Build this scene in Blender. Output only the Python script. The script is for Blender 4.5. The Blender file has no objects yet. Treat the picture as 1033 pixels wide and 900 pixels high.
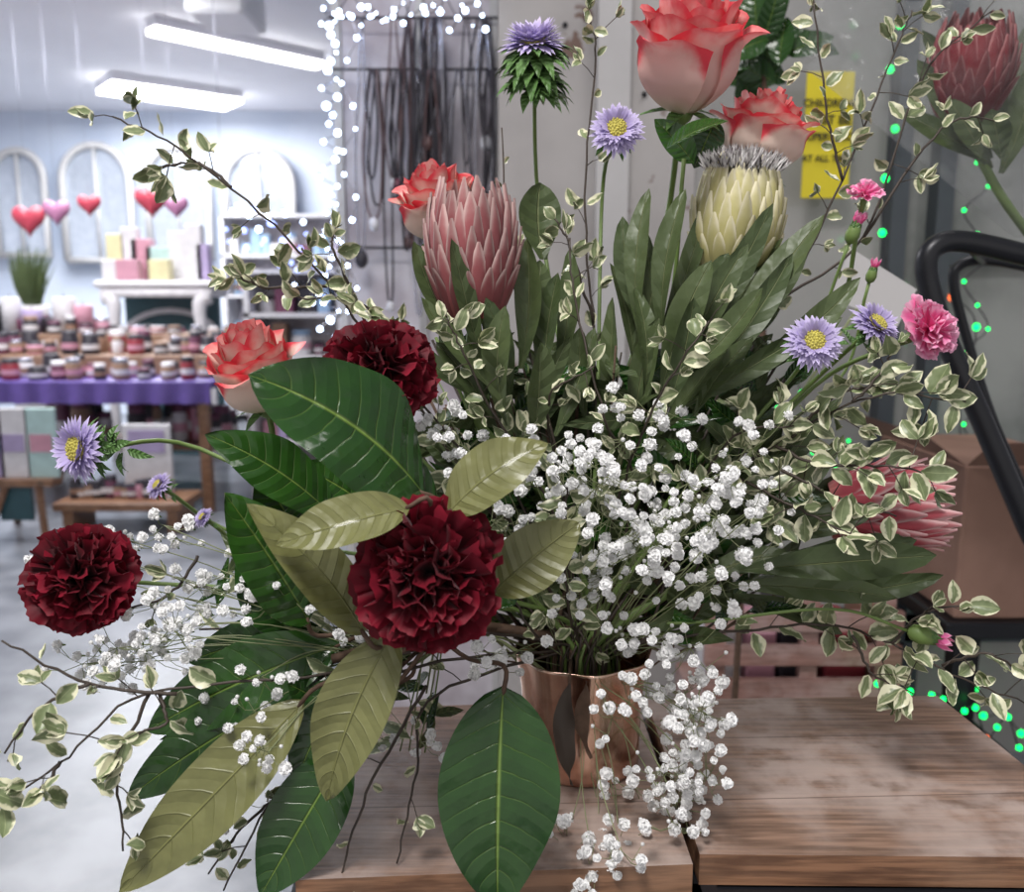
import bpy, math, random
from mathutils import Vector, Matrix, noise
random.seed(11)
R=random.random
def U(a,b): return a+(b-a)*R()
F=900.0; CX=516.5; CY=450.0; PITCH=math.atan(150/900); CAMZ=1.11
cp,sp=math.cos(PITCH),math.sin(PITCH)
CAM=Vector((0,0,CAMZ))
def ray(u,v):
    x=(u-CX)/F; y=(CY-v)/F
    return Vector((x,cp+y*sp,-sp+y*cp))
def W(u,v,d):
    r=ray(u,v); return CAM+r*(d/r.y)
def G(u,v,z):
    r=ray(u,v); return CAM+r*((z-CAMZ)/r.z)
def px(n,d): return n*d/F
UP=Vector((0,0,1))

# ---------------------------------------------------------------- materials
def setin(nt,sock,val):
    if isinstance(val,bpy.types.NodeSocket): nt.links.new(val,sock)
    else:
        if isinstance(val,(tuple,list)) and len(val)==3 and sock.type=='RGBA': val=(*val,1)
        sock.default_value=val
def mth(nt,op,a,b=None,c=None):
    n=nt.nodes.new('ShaderNodeMath'); n.operation=op
    setin(nt,n.inputs[0],a)
    if b is not None: setin(nt,n.inputs[1],b)
    if c is not None: setin(nt,n.inputs[2],c)
    return n.outputs[0]
def mix(nt,f,a,b):
    n=nt.nodes.new('ShaderNodeMix'); n.data_type='RGBA'
    setin(nt,n.inputs[0],f); setin(nt,n.inputs[6],a); setin(nt,n.inputs[7],b)
    return n.outputs[2]
def ss(nt,x,a,b):
    n=nt.nodes.new('ShaderNodeMapRange'); n.interpolation_type='SMOOTHSTEP'
    setin(nt,n.inputs[0],x); n.inputs[1].default_value=a; n.inputs[2].default_value=b
    return n.outputs[0]
def nz(nt,scale,detail=3,vec=None,kind='ShaderNodeTexNoise'):
    n=nt.nodes.new(kind); n.inputs['Scale'].default_value=scale
    if kind=='ShaderNodeTexNoise': n.inputs['Detail'].default_value=detail
    if vec is None:
        tc=nt.nodes.new('ShaderNodeTexCoord'); vec=tc.outputs['Object']
    nt.links.new(vec,n.inputs['Vector'])
    return n.outputs[0]
def uvn(nt):
    n=nt.nodes.new('ShaderNodeUVMap'); n.uv_map='UVMap'
    s=nt.nodes.new('ShaderNodeSeparateXYZ'); nt.links.new(n.outputs[0],s.inputs[0])
    return s.outputs[0],s.outputs[1]
def rnd(nt):
    n=nt.nodes.new('ShaderNodeAttribute'); n.attribute_name='rnd'
    return n.outputs['Fac']
def newmat(name,rough=0.5,color=(.5,.5,.5),metal=0,spec=.5):
    m=bpy.data.materials.new(name); m.use_nodes=True
    nt=m.node_tree; b=nt.nodes['Principled BSDF']
    b.inputs['Roughness'].default_value=rough; b.inputs['Metallic'].default_value=metal
    b.inputs['Specular IOR Level'].default_value=spec
    b.inputs['Base Color'].default_value=(*color,1)
    return m,nt,b
def bump(nt,b,h,strength=.3,dist=.002):
    n=nt.nodes.new('ShaderNodeBump'); n.inputs['Strength'].default_value=strength; n.inputs['Distance'].default_value=dist
    nt.links.new(h,n.inputs['Height']); nt.links.new(n.outputs[0],b.inputs['Normal'])
def plain(name,color,rough=.5,metal=0,var=.12,scale=20,spec=.5):
    m,nt,b=newmat(name,rough,color,metal,spec)
    f=nz(nt,scale,3)
    c2=tuple(max(0,c*(1-var*2.2)) for c in color); c1=tuple(min(1,c*(1+var)) for c in color)
    setin(nt,b.inputs['Base Color'],mix(nt,f,c2,c1))
    return m
def emis(name,color,s):
    m,nt,b=newmat(name,.5,color)
    b.inputs['Emission Color'].default_value=(*color,1); b.inputs['Emission Strength'].default_value=s
    return m
def petalmat(name,base,mid,tip,m0=.35,m1=.95,rough=.55,edge=.5,sub=.15,rv=.25,start=None,sheen=0):
    m,nt,b=newmat(name,rough,mid,spec=.25)
    u,v=uvn(nt)
    e=mth(nt,'POWER',mth(nt,'ABSOLUTE',mth(nt,'MULTIPLY_ADD',u,2,-1)),3)
    x=mth(nt,'ADD',v,mth(nt,'MULTIPLY',mth(nt,'MULTIPLY',e,edge),v))
    x=mth(nt,'ADD',x,mth(nt,'MULTIPLY_ADD',nz(nt,120,2),.3,-.15))
    c=mix(nt,ss(nt,v,0,m0),base,mid)
    c=mix(nt,ss(nt,x,start if start is not None else m0+.1,m1),c,tip)
    r=mth(nt,'MULTIPLY_ADD',rnd(nt),-rv,1.0)
    hs=nt.nodes.new('ShaderNodeHueSaturation'); setin(nt,hs.inputs['Value'],r); nt.links.new(c,hs.inputs['Color'])
    nt.links.new(hs.outputs[0],b.inputs['Base Color'])
    tr=nt.nodes.new('ShaderNodeBsdfTranslucent'); nt.links.new(hs.outputs[0],tr.inputs['Color'])
    ms=nt.nodes.new('ShaderNodeMixShader'); ms.inputs[0].default_value=sub
    out=nt.nodes['Material Output']
    nt.links.new(b.outputs[0],ms.inputs[1]); nt.links.new(tr.outputs[0],ms.inputs[2]); nt.links.new(ms.outputs[0],out.inputs[0])
    if sheen: b.inputs['Sheen Weight'].default_value=sheen
    return m
def leafmat(name,top,top2,under,vein,rough=.3,nv=9,vs=.5,urough=.5,slant=1.2,coat=0,spec=.5):
    m,nt,b=newmat(name,rough,top,spec=spec)
    u,v=uvn(nt)
    a=mth(nt,'ABSOLUTE',mth(nt,'MULTIPLY_ADD',u,2,-1))
    mid=mth(nt,'SUBTRACT',1,ss(nt,a,.0,.055))
    wob=mth(nt,'MULTIPLY',nz(nt,45,2),.035)
    ph=mth(nt,'MULTIPLY',mth(nt,'ADD',mth(nt,'SUBTRACT',v,mth(nt,'MULTIPLY',mth(nt,'POWER',a,1.3),slant/10)),wob),nv)
    fr=mth(nt,'ABSOLUTE',mth(nt,'SUBTRACT',mth(nt,'FRACT',ph),.5))
    lat=mth(nt,'MULTIPLY',mth(nt,'SUBTRACT',1,ss(nt,fr,.0,.06)),mth(nt,'SUBTRACT',.7,mth(nt,'MULTIPLY',a,.65)))
    vn=mth(nt,'MAXIMUM',mid,mth(nt,'MULTIPLY',lat,vs))
    base=mix(nt,mth(nt,'ADD',mth(nt,'MULTIPLY',nz(nt,40,4),.6),mth(nt,'MULTIPLY',rnd(nt),.45)),top,top2)
    ct=mix(nt,vn,base,vein)
    cu=mix(nt,mth(nt,'MULTIPLY',vn,.5),mix(nt,nz(nt,60,4),under,tuple(c*.55 for c in under)),tuple(min(1,c*1.35) for c in under))
    g=nt.nodes.new('ShaderNodeNewGeometry')
    setin(nt,b.inputs['Base Color'],mix(nt,g.outputs['Backfacing'],ct,cu))
    setin(nt,b.inputs['Roughness'],mth(nt,'MULTIPLY_ADD',g.outputs['Backfacing'],urough-rough,rough))
    if coat: b.inputs['Coat Weight'].default_value=coat; b.inputs['Coat Roughness'].default_value=.12
    h=mth(nt,'SUBTRACT',mth(nt,'ADD',mth(nt,'MULTIPLY',nz(nt,70,2),1.1),mth(nt,'MULTIPLY',fr,1.1)),vn)
    bump(nt,b,h,.7,.002)
    return m

M={}
M['rose']=petalmat('rose_petal',(.80,.74,.48),(.88,.70,.60),(.82,.07,.10),.35,1.10,edge=.5,sub=.2,start=.74,rv=.12)
M['rosep']=petalmat('rose_petal_pink',(.85,.70,.52),(.88,.56,.51),(.82,.07,.10),.3,1.12,edge=.5,sub=.2,start=.68,rv=.14)
M['carn']=petalmat('carnation_petal',(.012,.0,.002),(.075,.0,.007),(.235,.002,.018),.55,1.15,rough=.6,edge=.1,sub=.12,rv=.5,sheen=.05)
M['pinkc']=petalmat('pink_petal',(.8,.12,.32),(.92,.20,.46),(.95,.50,.68),.5,1.1,sub=.2,start=.75,rv=.1)
M['protea']=petalmat('protea_bract',(.34,.10,.09),(.42,.12,.13),(.72,.50,.47),.3,1.25,edge=.85,sub=.1,rv=.5,sheen=.1,start=.66)
M['protear']=petalmat('protea_bract_red',(.6,.2,.18),(.58,.10,.13),(.82,.52,.52),.3,1.2,edge=.85,sub=.12,rv=.4,start=.64)
M['protead']=petalmat('protea_bract_dark',(.2,.06,.05),(.26,.02,.03),(.55,.22,.22),.3,1.3,edge=.7,sub=.05,rv=.5,start=.85)
M['proteaw']=petalmat('protea_bract_cream',(.42,.40,.10),(.60,.55,.24),(.86,.80,.58),.3,1.2,edge=.65,sub=.12,rv=.35,start=.65)
M['fuzzw']=plain('protea_fuzz_white',(.78,.76,.75),.9)
M['fuzzg']=plain('protea_fuzz_grey',(.45,.42,.43),.9)
M['fuzzd']=plain('protea_fuzz_dark',(.10,.09,.09),.9)
M['fuzzp']=plain('protea_fuzz_pink',(.7,.45,.45),.9)
M['lilac']=petalmat('aster_ray',(.36,.28,.60),(.54,.45,.78),(.72,.64,.90),.4,1.1,sub=.2)
M['yel']=plain('aster_disc',(.62,.55,.12),.8,var=.3,scale=300)
M['white']=petalmat('gypsophila_petal',(.92,.92,.88),(.96,.96,.95),(.98,.98,.98),.25,.8,sub=.25,rv=.03)
M['big']=leafmat('glossy_leaf',(.007,.032,.006),(.030,.095,.012),(.195,.20,.07),(.16,.25,.05),.22,9,.5,.40,coat=.3,spec=.4)
M['prl']=leafmat('protea_leaf',(.035,.058,.020),(.095,.125,.050),(.13,.16,.08),(.24,.27,.13),.42,5,.08,spec=.35)
M['grn']=leafmat('small_leaf',(.06,.15,.03),(.13,.25,.07),(.2,.3,.12),(.2,.32,.14),.5,6,.2)
M['stem']=plain('stem_green',(.15,.23,.06),.5)
M['stemp']=plain('stem_pale',(.22,.25,.12),.6)
M['stemd']=plain('stem_dark',(.055,.040,.030),.6)
M['stemb']=plain('stem_bark',(.12,.07,.045),.8,var=.3,scale=150)
m,nt,b=newmat('pittosporum_leaf',.38)
u,v=uvn(nt); a=mth(nt,'ABSOLUTE',mth(nt,'MULTIPLY_ADD',u,2,-1))
x=mth(nt,'ADD',a,mth(nt,'MULTIPLY_ADD',nz(nt,170,2),1.3,-.65))
x=mth(nt,'ADD',x,mth(nt,'MULTIPLY_ADD',rnd(nt),.4,-.15))
ctr=mix(nt,nz(nt,200,2),(.085,.12,.045),(.26,.31,.16))
c=mix(nt,ss(nt,x,.52,.78),ctr,(.68,.67,.47))
c=mix(nt,mth(nt,'MULTIPLY',mth(nt,'SUBTRACT',1,ss(nt,a,0,.08)),.4),c,(.5,.55,.3))
setin(nt,b.inputs['Base Color'],c); M['pit']=m
m,nt,b=newmat('copper',.2,(.86,.50,.34),1)
tc=nt.nodes.new('ShaderNodeTexCoord'); mp=nt.nodes.new('ShaderNodeMapping'); mp.inputs['Scale'].default_value=(1,1,.3); nt.links.new(tc.outputs['Object'],mp.inputs[0])
st=nz(nt,55,4,mp.outputs[0])
c=mix(nt,ss(nt,st,.3,.7),(.66,.36,.26),(.95,.72,.58)); c=mix(nt,mth(nt,'MULTIPLY',ss(nt,nz(nt,28,5),.55,.7),.7),c,(.34,.16,.11))
setin(nt,b.inputs['Base Color'],c)
setin(nt,b.inputs['Roughness'],mth(nt,'MULTIPLY_ADD',nz(nt,60,3),.30,.04)); bump(nt,b,st,.2,.003); M['copper']=m
M['blk']=plain('black_metal',(.015,.016,.02),.35,.3)
def wood(name,a,bc,wash,washamt,rot=0,rough=.42):
    m,nt,b=newmat(name,rough)
    tc=nt.nodes.new('ShaderNodeTexCoord'); mp=nt.nodes.new('ShaderNodeMapping')
    mp.inputs['Scale'].default_value=(6,95,95); mp.inputs['Rotation'].default_value=(0,0,rot)
    nt.links.new(tc.outputs['Object'],mp.inputs[0])
    g=nz(nt,2.6,10,mp.outputs[0]); g2=nz(nt,9,6); g3=nz(nt,38,5)
    c=mix(nt,ss(nt,g,.36,.66),a,bc)
    c=mix(nt,mth(nt,'MULTIPLY',mth(nt,'MULTIPLY',ss(nt,g2,.38,.62),ss(nt,g3,.25,.6)),washamt),c,wash)
    # plank joints
    sx=nt.nodes.new('ShaderNodeSeparateXYZ'); nt.links.new(tc.outputs['Object'],sx.inputs[0])
    fr=mth(nt,'ABSOLUTE',mth(nt,'SUBTRACT',mth(nt,'FRACT',mth(nt,'MULTIPLY',mth(nt,'SUBTRACT',sx.outputs[1],mth(nt,'MULTIPLY',sx.outputs[0],.04)),11)),.5))
    jn=mth(nt,'SUBTRACT',1,ss(nt,fr,.0,.012))
    c=mix(nt,mth(nt,'MULTIPLY',jn,.7),c,(.06,.035,.025))
    setin(nt,b.inputs['Base Color'],c); bump(nt,b,g,.3,.0015)
    return m
M['wood']=wood('washed_wood',(.135,.080,.055),(.27,.165,.115),(.46,.37,.33),.75,math.radians(-5))
M['woode']=wood('wood_edge',(.12,.055,.028),(.30,.15,.08),(.36,.22,.14),.4,math.radians(-5))

# ---------------------------------------------------------------- mesh builder
class MB:
    def __init__(s): s.v=[];s.f=[];s.m=[];s.t=[];s.r=[];s.mats=[]
    def mi(s,k):
        if k not in s.mats: s.mats.append(k)
        return s.mats.index(k)
    def add(s,verts,faces,k,uvs=None,rn=0.5):
        o=len(s.v); i=s.mi(k)
        s.v+=[tuple(p) for p in verts]
        s.t+=(uvs if uvs else [(.5,.5)]*len(verts)); s.r+=[rn]*len(verts)
        for f in faces: s.f.append(tuple(o+q for q in f)); s.m.append(i)
    def grid(s,fn,nu,nv,k,rn=None):
        if rn is None: rn=R()
        V=[];T=[]
        for j in range(nv+1):
            for i in range(nu+1):
                V.append(fn(i/nu,j/nv)); T.append((i/nu,j/nv))
        n=nu+1
        Fc=[(j*n+i,j*n+i+1,(j+1)*n+i+1,(j+1)*n+i) for j in range(nv) for i in range(nu)]
        s.add(V,Fc,k,T,rn)
    def tube(s,pts,rad,k,n=6,cap=True):
        pts=[Vector(p) for p in pts]; V=[];Fc=[]
        ref=None
        for i,p in enumerate(pts):
            d=(pts[min(i+1,len(pts)-1)]-pts[max(i-1,0)])
            if d.length<1e-9: d=Vector((0,0,1))
            d.normalize()
            if ref is None: ref=d.orthogonal().normalized()
            ref=(ref-d*ref.dot(d))
            if ref.length<1e-6: ref=d.orthogonal()
            ref.normalize(); b=d.cross(ref)
            r=rad[min(i,len(rad)-1)] if isinstance(rad,(list,tuple)) else rad
            for q in range(n):
                a=2*math.pi*q/n; V.append(p+ref*(r*math.cos(a))+b*(r*math.sin(a)))
        for i in range(len(pts)-1):
            for q in range(n):
                Fc.append((i*n+q,i*n+(q+1)%n,(i+1)*n+(q+1)%n,(i+1)*n+q))
        if cap:
            Fc.append(tuple(range(n))[::-1]); Fc.append(tuple(range((len(pts)-1)*n,len(pts)*n)))
        s.add(V,Fc,k)
    def lathe(s,c,prof,k,n=24,axis=UP,fold=None):
        q=UP.rotation_difference(axis); V=[];Fc=[]
        for (r,z) in prof:
            for i in range(n):
                a=2*math.pi*i/n; rr=r*(1+(fold(a,z) if fold else 0))
                V.append(Vector(c)+q@Vector((rr*math.cos(a),rr*math.sin(a),z)))
        for j in range(len(prof)-1):
            for i in range(n): Fc.append((j*n+i,j*n+(i+1)%n,(j+1)*n+(i+1)%n,(j+1)*n+i))
        s.add(V,Fc,k)
    def ball(s,c,r,k,n=8,sq=1):
        h=n//2+1
        s.lathe(c,[(r*math.sin(math.pi*j/h)+1e-5,-r*sq*math.cos(math.pi*j/h)) for j in range(h+1)],k,n)
    def box(s,lo,hi,k,bev=0):
        x0,y0,z0=lo;x1,y1,z1=hi
        if bev<=0:
            V=[(x,y,z) for z in(z0,z1) for y in(y0,y1) for x in(x0,x1)]
            s.add(V,[(0,2,3,1),(4,5,7,6),(0,1,5,4),(2,6,7,3),(0,4,6,2),(1,3,7,5)],k); return
        b=bev;V=[];Fc=[]
        rings=[(b,z0),(0,z0+b),(0,z1-b),(b,z1)]
        for ins,z in rings:
            a=x0+ins;c=x1-ins;d=y0+ins;e=y1-ins
            V+=[(a+b,d,z),(c-b,d,z),(c,d+b,z),(c,e-b,z),(c-b,e,z),(a+b,e,z),(a,e-b,z),(a,d+b,z)]
        for j in range(3):
            for i in range(8): Fc.append((j*8+i,j*8+(i+1)%8,(j+1)*8+(i+1)%8,(j+1)*8+i))
        Fc.append(tuple(range(8))[::-1]);Fc.append(tuple(range(24,32)))
        s.add(V,Fc,k)
    def prism(s,quad,z0,z1,k,k2=None):
        n=len(quad)
        V=[(p[0],p[1],z1) for p in quad]
        s.add(V,[tuple(range(n))],k)
        V=[(p[0],p[1],z0) for p in quad]+[(p[0],p[1],z1) for p in quad]
        s.add(V,[tuple(range(n))[::-1]]+[(i,(i+1)%n,n+(i+1)%n,n+i) for i in range(n)],k2 or k)
    def build(s,name,smooth=True,parent=None):
        me=bpy.data.meshes.new(name); me.from_pydata(s.v,[],s.f)
        for k in s.mats: me.materials.append(M[k])
        me.polygons.foreach_set('material_index',s.m)
        me.polygons.foreach_set('use_smooth',[smooth]*len(s.f))
        uv=me.uv_layers.new(name='UVMap')
        vi=[0]*len(me.loops); me.loops.foreach_get('vertex_index',vi)
        fl=[]
        for q in vi: fl+=s.t[q]
        uv.data.foreach_set('uv',fl)
        at=me.attributes.new('rnd','FLOAT','POINT'); at.data.foreach_set('value',s.r)
        me.update()
        o=bpy.data.objects.new(name,me); bpy.context.scene.collection.objects.link(o)
        if parent: o.parent=parent
        return o
def empty(name):
    o=bpy.data.objects.new(name,None); bpy.context.scene.collection.objects.link(o); o.empty_display_size=.05; return o
def spline(P,n=6):
    P=[Vector(p) for p in P]
    if len(P)<3: return [P[0].lerp(P[-1],i/n) for i in range(n+1)]
    Q=[P[0]*2-P[1]]+P+[P[-1]*2-P[-2]]; out=[]
    for i in range(1,len(Q)-2):
        a,b,c,d=Q[i-1:i+3]
        for j in range(n):
            t=j/n
            out.append(.5*((2*b)+(c-a)*t+(2*a-5*b+4*c-d)*t*t+(3*b-a-3*c+d)*t**3))
    out.append(P[-1]); return out
def frame(axis,roll=0):
    q=UP.rotation_difference(Vector(axis).normalized()); 
    return q.to_matrix().to_4x4()@Matrix.Rotation(roll,4,'Z')

# ---------------------------------------------------------------- plant parts
PROF={'ell':lambda t: math.sin(math.pi*t**.85)**.72 if 0<t<1 else 0.0,
      'lance':lambda t: math.sin(math.pi*t**.8)**1.0 if 0<t<1 else 0.0,
      'blade':lambda t: (.18+.82*math.sin(math.pi*min(1,t**1.25)*.98))*(1 if t<.93 else math.sqrt(max(0,(1-t)/.07))),
      'ob':lambda t: math.sin(math.pi*min(t**1.05,1))**.62 if 0<t<1 else 0.0}
def leaf(mb,base,tip,nrm,width,k,nu=6,nv=10,arc=.08,cup=.25,shape='ell',wav=0,twist=0,side=0):
    base=Vector(base);tip=Vector(tip)
    D=tip-base;L=D.length;D.normalize()
    N=Vector(nrm)-D*Vector(nrm).dot(D)
    if N.length<1e-4: N=D.orthogonal()
    N.normalize();S=D.cross(N);ph=U(0,6.28);pf=PROF[shape]
    def fn(a,t):
        s=a*2-1;w=width/2*max(pf(t),.004)
        tw=twist*(t-.5); Sx=S*math.cos(tw)+N*math.sin(tw); Nx=N*math.cos(tw)-S*math.sin(tw)
        return base+D*(L*t)+N*(arc*L*4*t*(1-t))+S*(side*L*4*t*(1-t))+Sx*(s*w)+Nx*(cup*w*abs(s)**1.3+wav*width*abs(s)**2*math.sin(ph+t*13+s*1.5))
    mb.grid(fn,nu,nv,k)
VM=W(588,655,.655)   # vase mouth centre
VR=.046
def vend(): 
    a=U(0,6.28); r=U(0,.8)*VR*.7
    return VM+Vector((r*math.cos(a),r*math.sin(a),-U(.03,.07)))
def stemto(mb,p,ax,r=.0018,k='stem',n=6,sag=.5):
    e=vend(); p=Vector(p);ax=Vector(ax).normalized();L=(p-e).length
    neck=VM+(e-VM)*.8; neck.z=VM.z+.008
    P=[p,p-ax*L*.22,p.lerp(neck,.62)+UP*(.02*sag),neck,e]
    mb.tube(spline(P,6),r,k,n)

def rose(name,c,rad,axis,k='rose',n=24,H=1.7,roll=0,openn=1.0,stem=True):
    mb=MB(); Mx=frame(axis,roll); c=Vector(c)
    for q in range(n):
        f=(q+.5)/n; Rr=(.10+.66*f**.85); h=H*(1.0-.30*f**1.3)*U(.94,1.05); ang=q*2.399+U(-.25,.25)
        half=1.25-.47*f; curl=max(0,f-.3)*1.0*openn*U(.5,1.35); ph=U(0,6); pn=U(.06,.16)*f
        def fn(a,t,Rr=Rr,h=h,ang=ang,half=half,curl=curl,ph=ph,f=f,pn=pn):
            s=a*2-1
            tt=t*(1-.20*abs(s)**2.4)
            r=Rr*(.25+.75*math.sin(min(1,tt*1.9)*math.pi/2)**.8)
            r*=1-.16*max(0,tt-.45)*(1-.6*f)
            cl=max(0,tt-.64)/.36
            r+=curl*.36*cl**1.6*(1+.35*math.sin(ph+2.3*s)) + pn*math.exp(-(s*2.4)**2)*cl**2
            z=h*tt-curl*.27*cl**2.4
            r+=.045*math.sin(ph+6*s)*cl; z+=.03*math.sin(ph*2+7*s)*cl
            r+=.02*abs(s)*(1+f)
            al=ang+s*half*(1-.2*(1-t))
            return c+(Mx@Vector((r*math.cos(al),r*math.sin(al),z-H*.5)))*rad
        mb.grid(fn,12,12,k,R()*(.9-.5*f)+.25*(1-f))
    ax=(Mx@Vector((0,0,1)))
    b=c-ax*rad*H*.5
    mb.lathe(b-ax*rad*.12,[(rad*.05,-rad*.1),(rad*.16,0),(rad*.2,rad*.12),(rad*.12,rad*.2)],'stem',10,ax)
    for q in range(5):
        d=(Mx@Vector((math.cos(q*1.256),math.sin(q*1.256),0)))
        leaf(mb,b,b+d*rad*.7-ax*rad*.15,ax,rad*.22,'grn',2,5,.05,.3,'lance')
    if stem: stemto(mb,b-ax*rad*.1,ax,.0024)
    return mb.build(name)

def carnation(name,c,rad,axis,k='carn',n=95,flat=.72,calyx=True):
    mb=MB();Mx=frame(axis);c=Vector(c)
    for q in range(n):
        f=(q+.5)/n; th=(f**.62)*math.radians(112); ph=q*2.399+U(-.3,.3)
        d=Vector((math.sin(th)*math.cos(ph),math.sin(th)*math.sin(ph),math.cos(th)))
        side=Vector((-math.sin(ph),math.cos(ph),0))
        rl=U(-1.5,1.5)*(1-f)**.7+U(-.35,.35)
        side=Matrix.Rotation(rl,3,d)@side
        N=d.cross(side)
        L=U(.80,1.09); wd=U(.30,.50); p0=U(0,6);p1=U(0,6);am=U(.06,.14);bend=U(-.2,.32);fr=U(4,8)
        def fn(a,t,d=d,side=side,N=N,L=L,wd=wd,p0=p0,p1=p1,am=am,bend=bend,fr=fr):
            s=a*2-1
            w=wd*(.12+.88*t**1.3)
            ser=.03*((int(a*12+.5))%2)*(t>.99)
            l=L*(t-.13*s*s*t+ser)+.03*math.sin(p1+s*4)*t
            p=d*l+side*(s*w)+N*(am*t**1.6*math.sin(p0+s*fr)+bend*t**3+.03*math.sin(p1+s*14)*t**3)
            p.z*=flat if p.z>0 else flat*.8
            return c+(Mx@p)*rad
        mb.grid(fn,12,6,k,R())
    ax=Mx@Vector((0,0,1))
    if calyx:
        mb.lathe(c-ax*rad*.85,[(rad*.04,-rad*.25),(rad*.13,-rad*.1),(rad*.17,rad*.2),(rad*.2,rad*.55)],'stem',10,ax)
        stemto(mb,c-ax*rad*.85,ax,.0018)
    return mb.build(name)

def protea_into(mb,c,rad,hgt,axis,k,roll=0,flare=.0,tops=(.40,.56,.72,.86,.96,1.0),n=17,fuzz=None):
    Mx=frame(axis,roll);c=Vector(c)
    def rb(z): return math.sin(math.pi*(.14+.66*z))**.75
    for j,zt in enumerate(tops):
        J=len(tops)
        for q in range(n):
            ang=(q+.5*(j%2)+U(-.15,.15))*2*math.pi/n; zb=max(0,zt-.72); z1=zt*U(.93,1.05)
            w=U(.135,.175)*(.9+.1*j/J); off=(J-j)*.03; fl=flare*U(.3,1.5)+U(.0,.06)
            def fn(a,t,ang=ang,zb=zb,z1=z1,w=w,off=off,fl=fl):
                s=a*2-1; z=zb+(z1-zb)*t
                wd=w*(math.sin(math.pi*min(.985,(.2+.78*t**1.2)))**.7)
                r=rb(z)*(.93)+off+fl*t**4-.05*s*s+.02
                al=ang+s*wd*1.35/max(r,.3)
                return c+Mx@Vector((r*rad*math.cos(al),r*rad*math.sin(al),(z-.5)*hgt))
            mb.grid(fn,4,8,k,R())
    for q in range(150):
        a=U(0,6.28);r=math.sqrt(R())*.62; top=.5+.42*(1-r*r)
        p=c+Mx@Vector((r*rad*math.cos(a),r*rad*math.sin(a),(top-.35-.5)*hgt+.0))
        e=c+Mx@Vector((r*.8*rad*math.cos(a),r*.8*rad*math.sin(a),(top+U(0,.08)-.5)*hgt))
        leaf(mb,p,e,Vector((math.cos(a),math.sin(a),.2)),rad*.1,fuzz[q%len(fuzz)] if fuzz else 'fuzzp',1,3,0,0,'lance')
    ax=Mx@Vector((0,0,1))
    mb.lathe(c-ax*hgt*.5,[(rad*.12,-hgt*.12),(rad*.3,-.02*hgt),(rad*.45,hgt*.08),(rad*.4,hgt*.2)],'stem',12,ax)
    mb.lathe(c-ax*hgt*.5,[(rad*.4,.0),(rad*.78,hgt*.25),(rad*.82,hgt*.5),(rad*.6,hgt*.75),(rad*.1,hgt*.8)],k,14,ax)
    return ax

def aster(name,c,rad,axis,leafy=0,stem=True,cupz=.12,lsc=1.0):
    mb=MB();Mx=frame(axis,U(0,6));c=Vector(c)
    for row in range(5):
        n=30
        for q in range(n):
            a=(q+row*.27+U(-.2,.2))*2*math.pi/n; L=U(.82,1.02)*(1-.09*row)
            d=Vector((math.cos(a),math.sin(a),0)); z=.05*row
            b0=c+(Mx@(d*.25+Vector((0,0,z*.5))))*rad; e=c+(Mx@(d*L+Vector((0,0,cupz*(row-.8)+U(-.08,.10)))))*rad
            leaf(mb,b0,e,Mx@Vector((0,0,1)),rad*.155,'lilac',2,4,.03,.2,'ob')
    ax=Mx@Vector((0,0,1))
    mb.lathe(c+ax*rad*.02,[(rad*.36,0),(rad*.32,rad*.12),(rad*.2,rad*.20),(rad*.01,rad*.22)],'yel',14,ax)
    for q in range(46):
        a=q*2.399;r=.34*math.sqrt((q+.5)/46)
        p=c+(Mx@Vector((r*math.cos(a),r*math.sin(a),.15+.10*(1-(r/.34)**2))))*rad
        mb.ball(p,rad*.045,'yel',5)
    mb.lathe(c-ax*rad*.35,[(rad*.06,-rad*.1),(rad*.22,0),(rad*.36,rad*.2),(rad*.42,rad*.36)],'stem',10,ax)
    for q in range(14+leafy):
        a=q*2.399; dn=U(-.2,.25) if q<14 else U(-.3,1.4)
        d=Mx@Vector((math.cos(a),math.sin(a),0))
        b0=c-ax*rad*(.2+max(0,dn)*.8)+d*rad*.1
        leaf(mb,b0,b0+d*rad*U(.5,.8)*lsc-ax*rad*U(-.1,.45)*lsc,ax,rad*.26*lsc,'grn',2,5,.15,.3,'lance')
    if stem: stemto(mb,c-ax*rad*.3,ax,.0017)
    return mb.build(name)

def tocam(p): return (CAM-Vector(p)).normalized()

# ================================================================ FLOWERS
rose('rose',W(697,48,.70),px(66,.70),(.05,-.45,1),'rosep',34,roll=.5,H=1.75,openn=.72)
rose('rose',W(769,131,.72),px(55,.72),(.2,-.2,1),'rose',26,roll=2,openn=.9,H=1.4)
rose('rose',W(441,203,.70),px(50,.70),(-.15,-.35,1),'rose',26,roll=1,H=1.5,openn=.9)
rose('rose',W(255,370,.60),px(55,.60),(-.18,-.35,1),'rose',28,roll=3,openn=.85,H=1.7)
carnation('carnation',W(432,578,.50),px(78,.50),tocam(W(432,578,.5))+Vector((-.05,0,.15)))
carnation('carnation',W(382,377,.58),px(56,.58),tocam(W(382,377,.58))+Vector((0,.1,.35)))
carnation('carnation',W(82,583,.55),px(56,.55),tocam(W(82,583,.55))+Vector((-.45,.1,.0)),n=80)
carnation('pink_carnation',W(936,331,.64),px(33,.64),(.55,-.75,.5),'pinkc',45)
carnation('pink_carnation',W(873,196,.70),px(18,.70),(.1,-.3,1),'pinkc',26)

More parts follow.
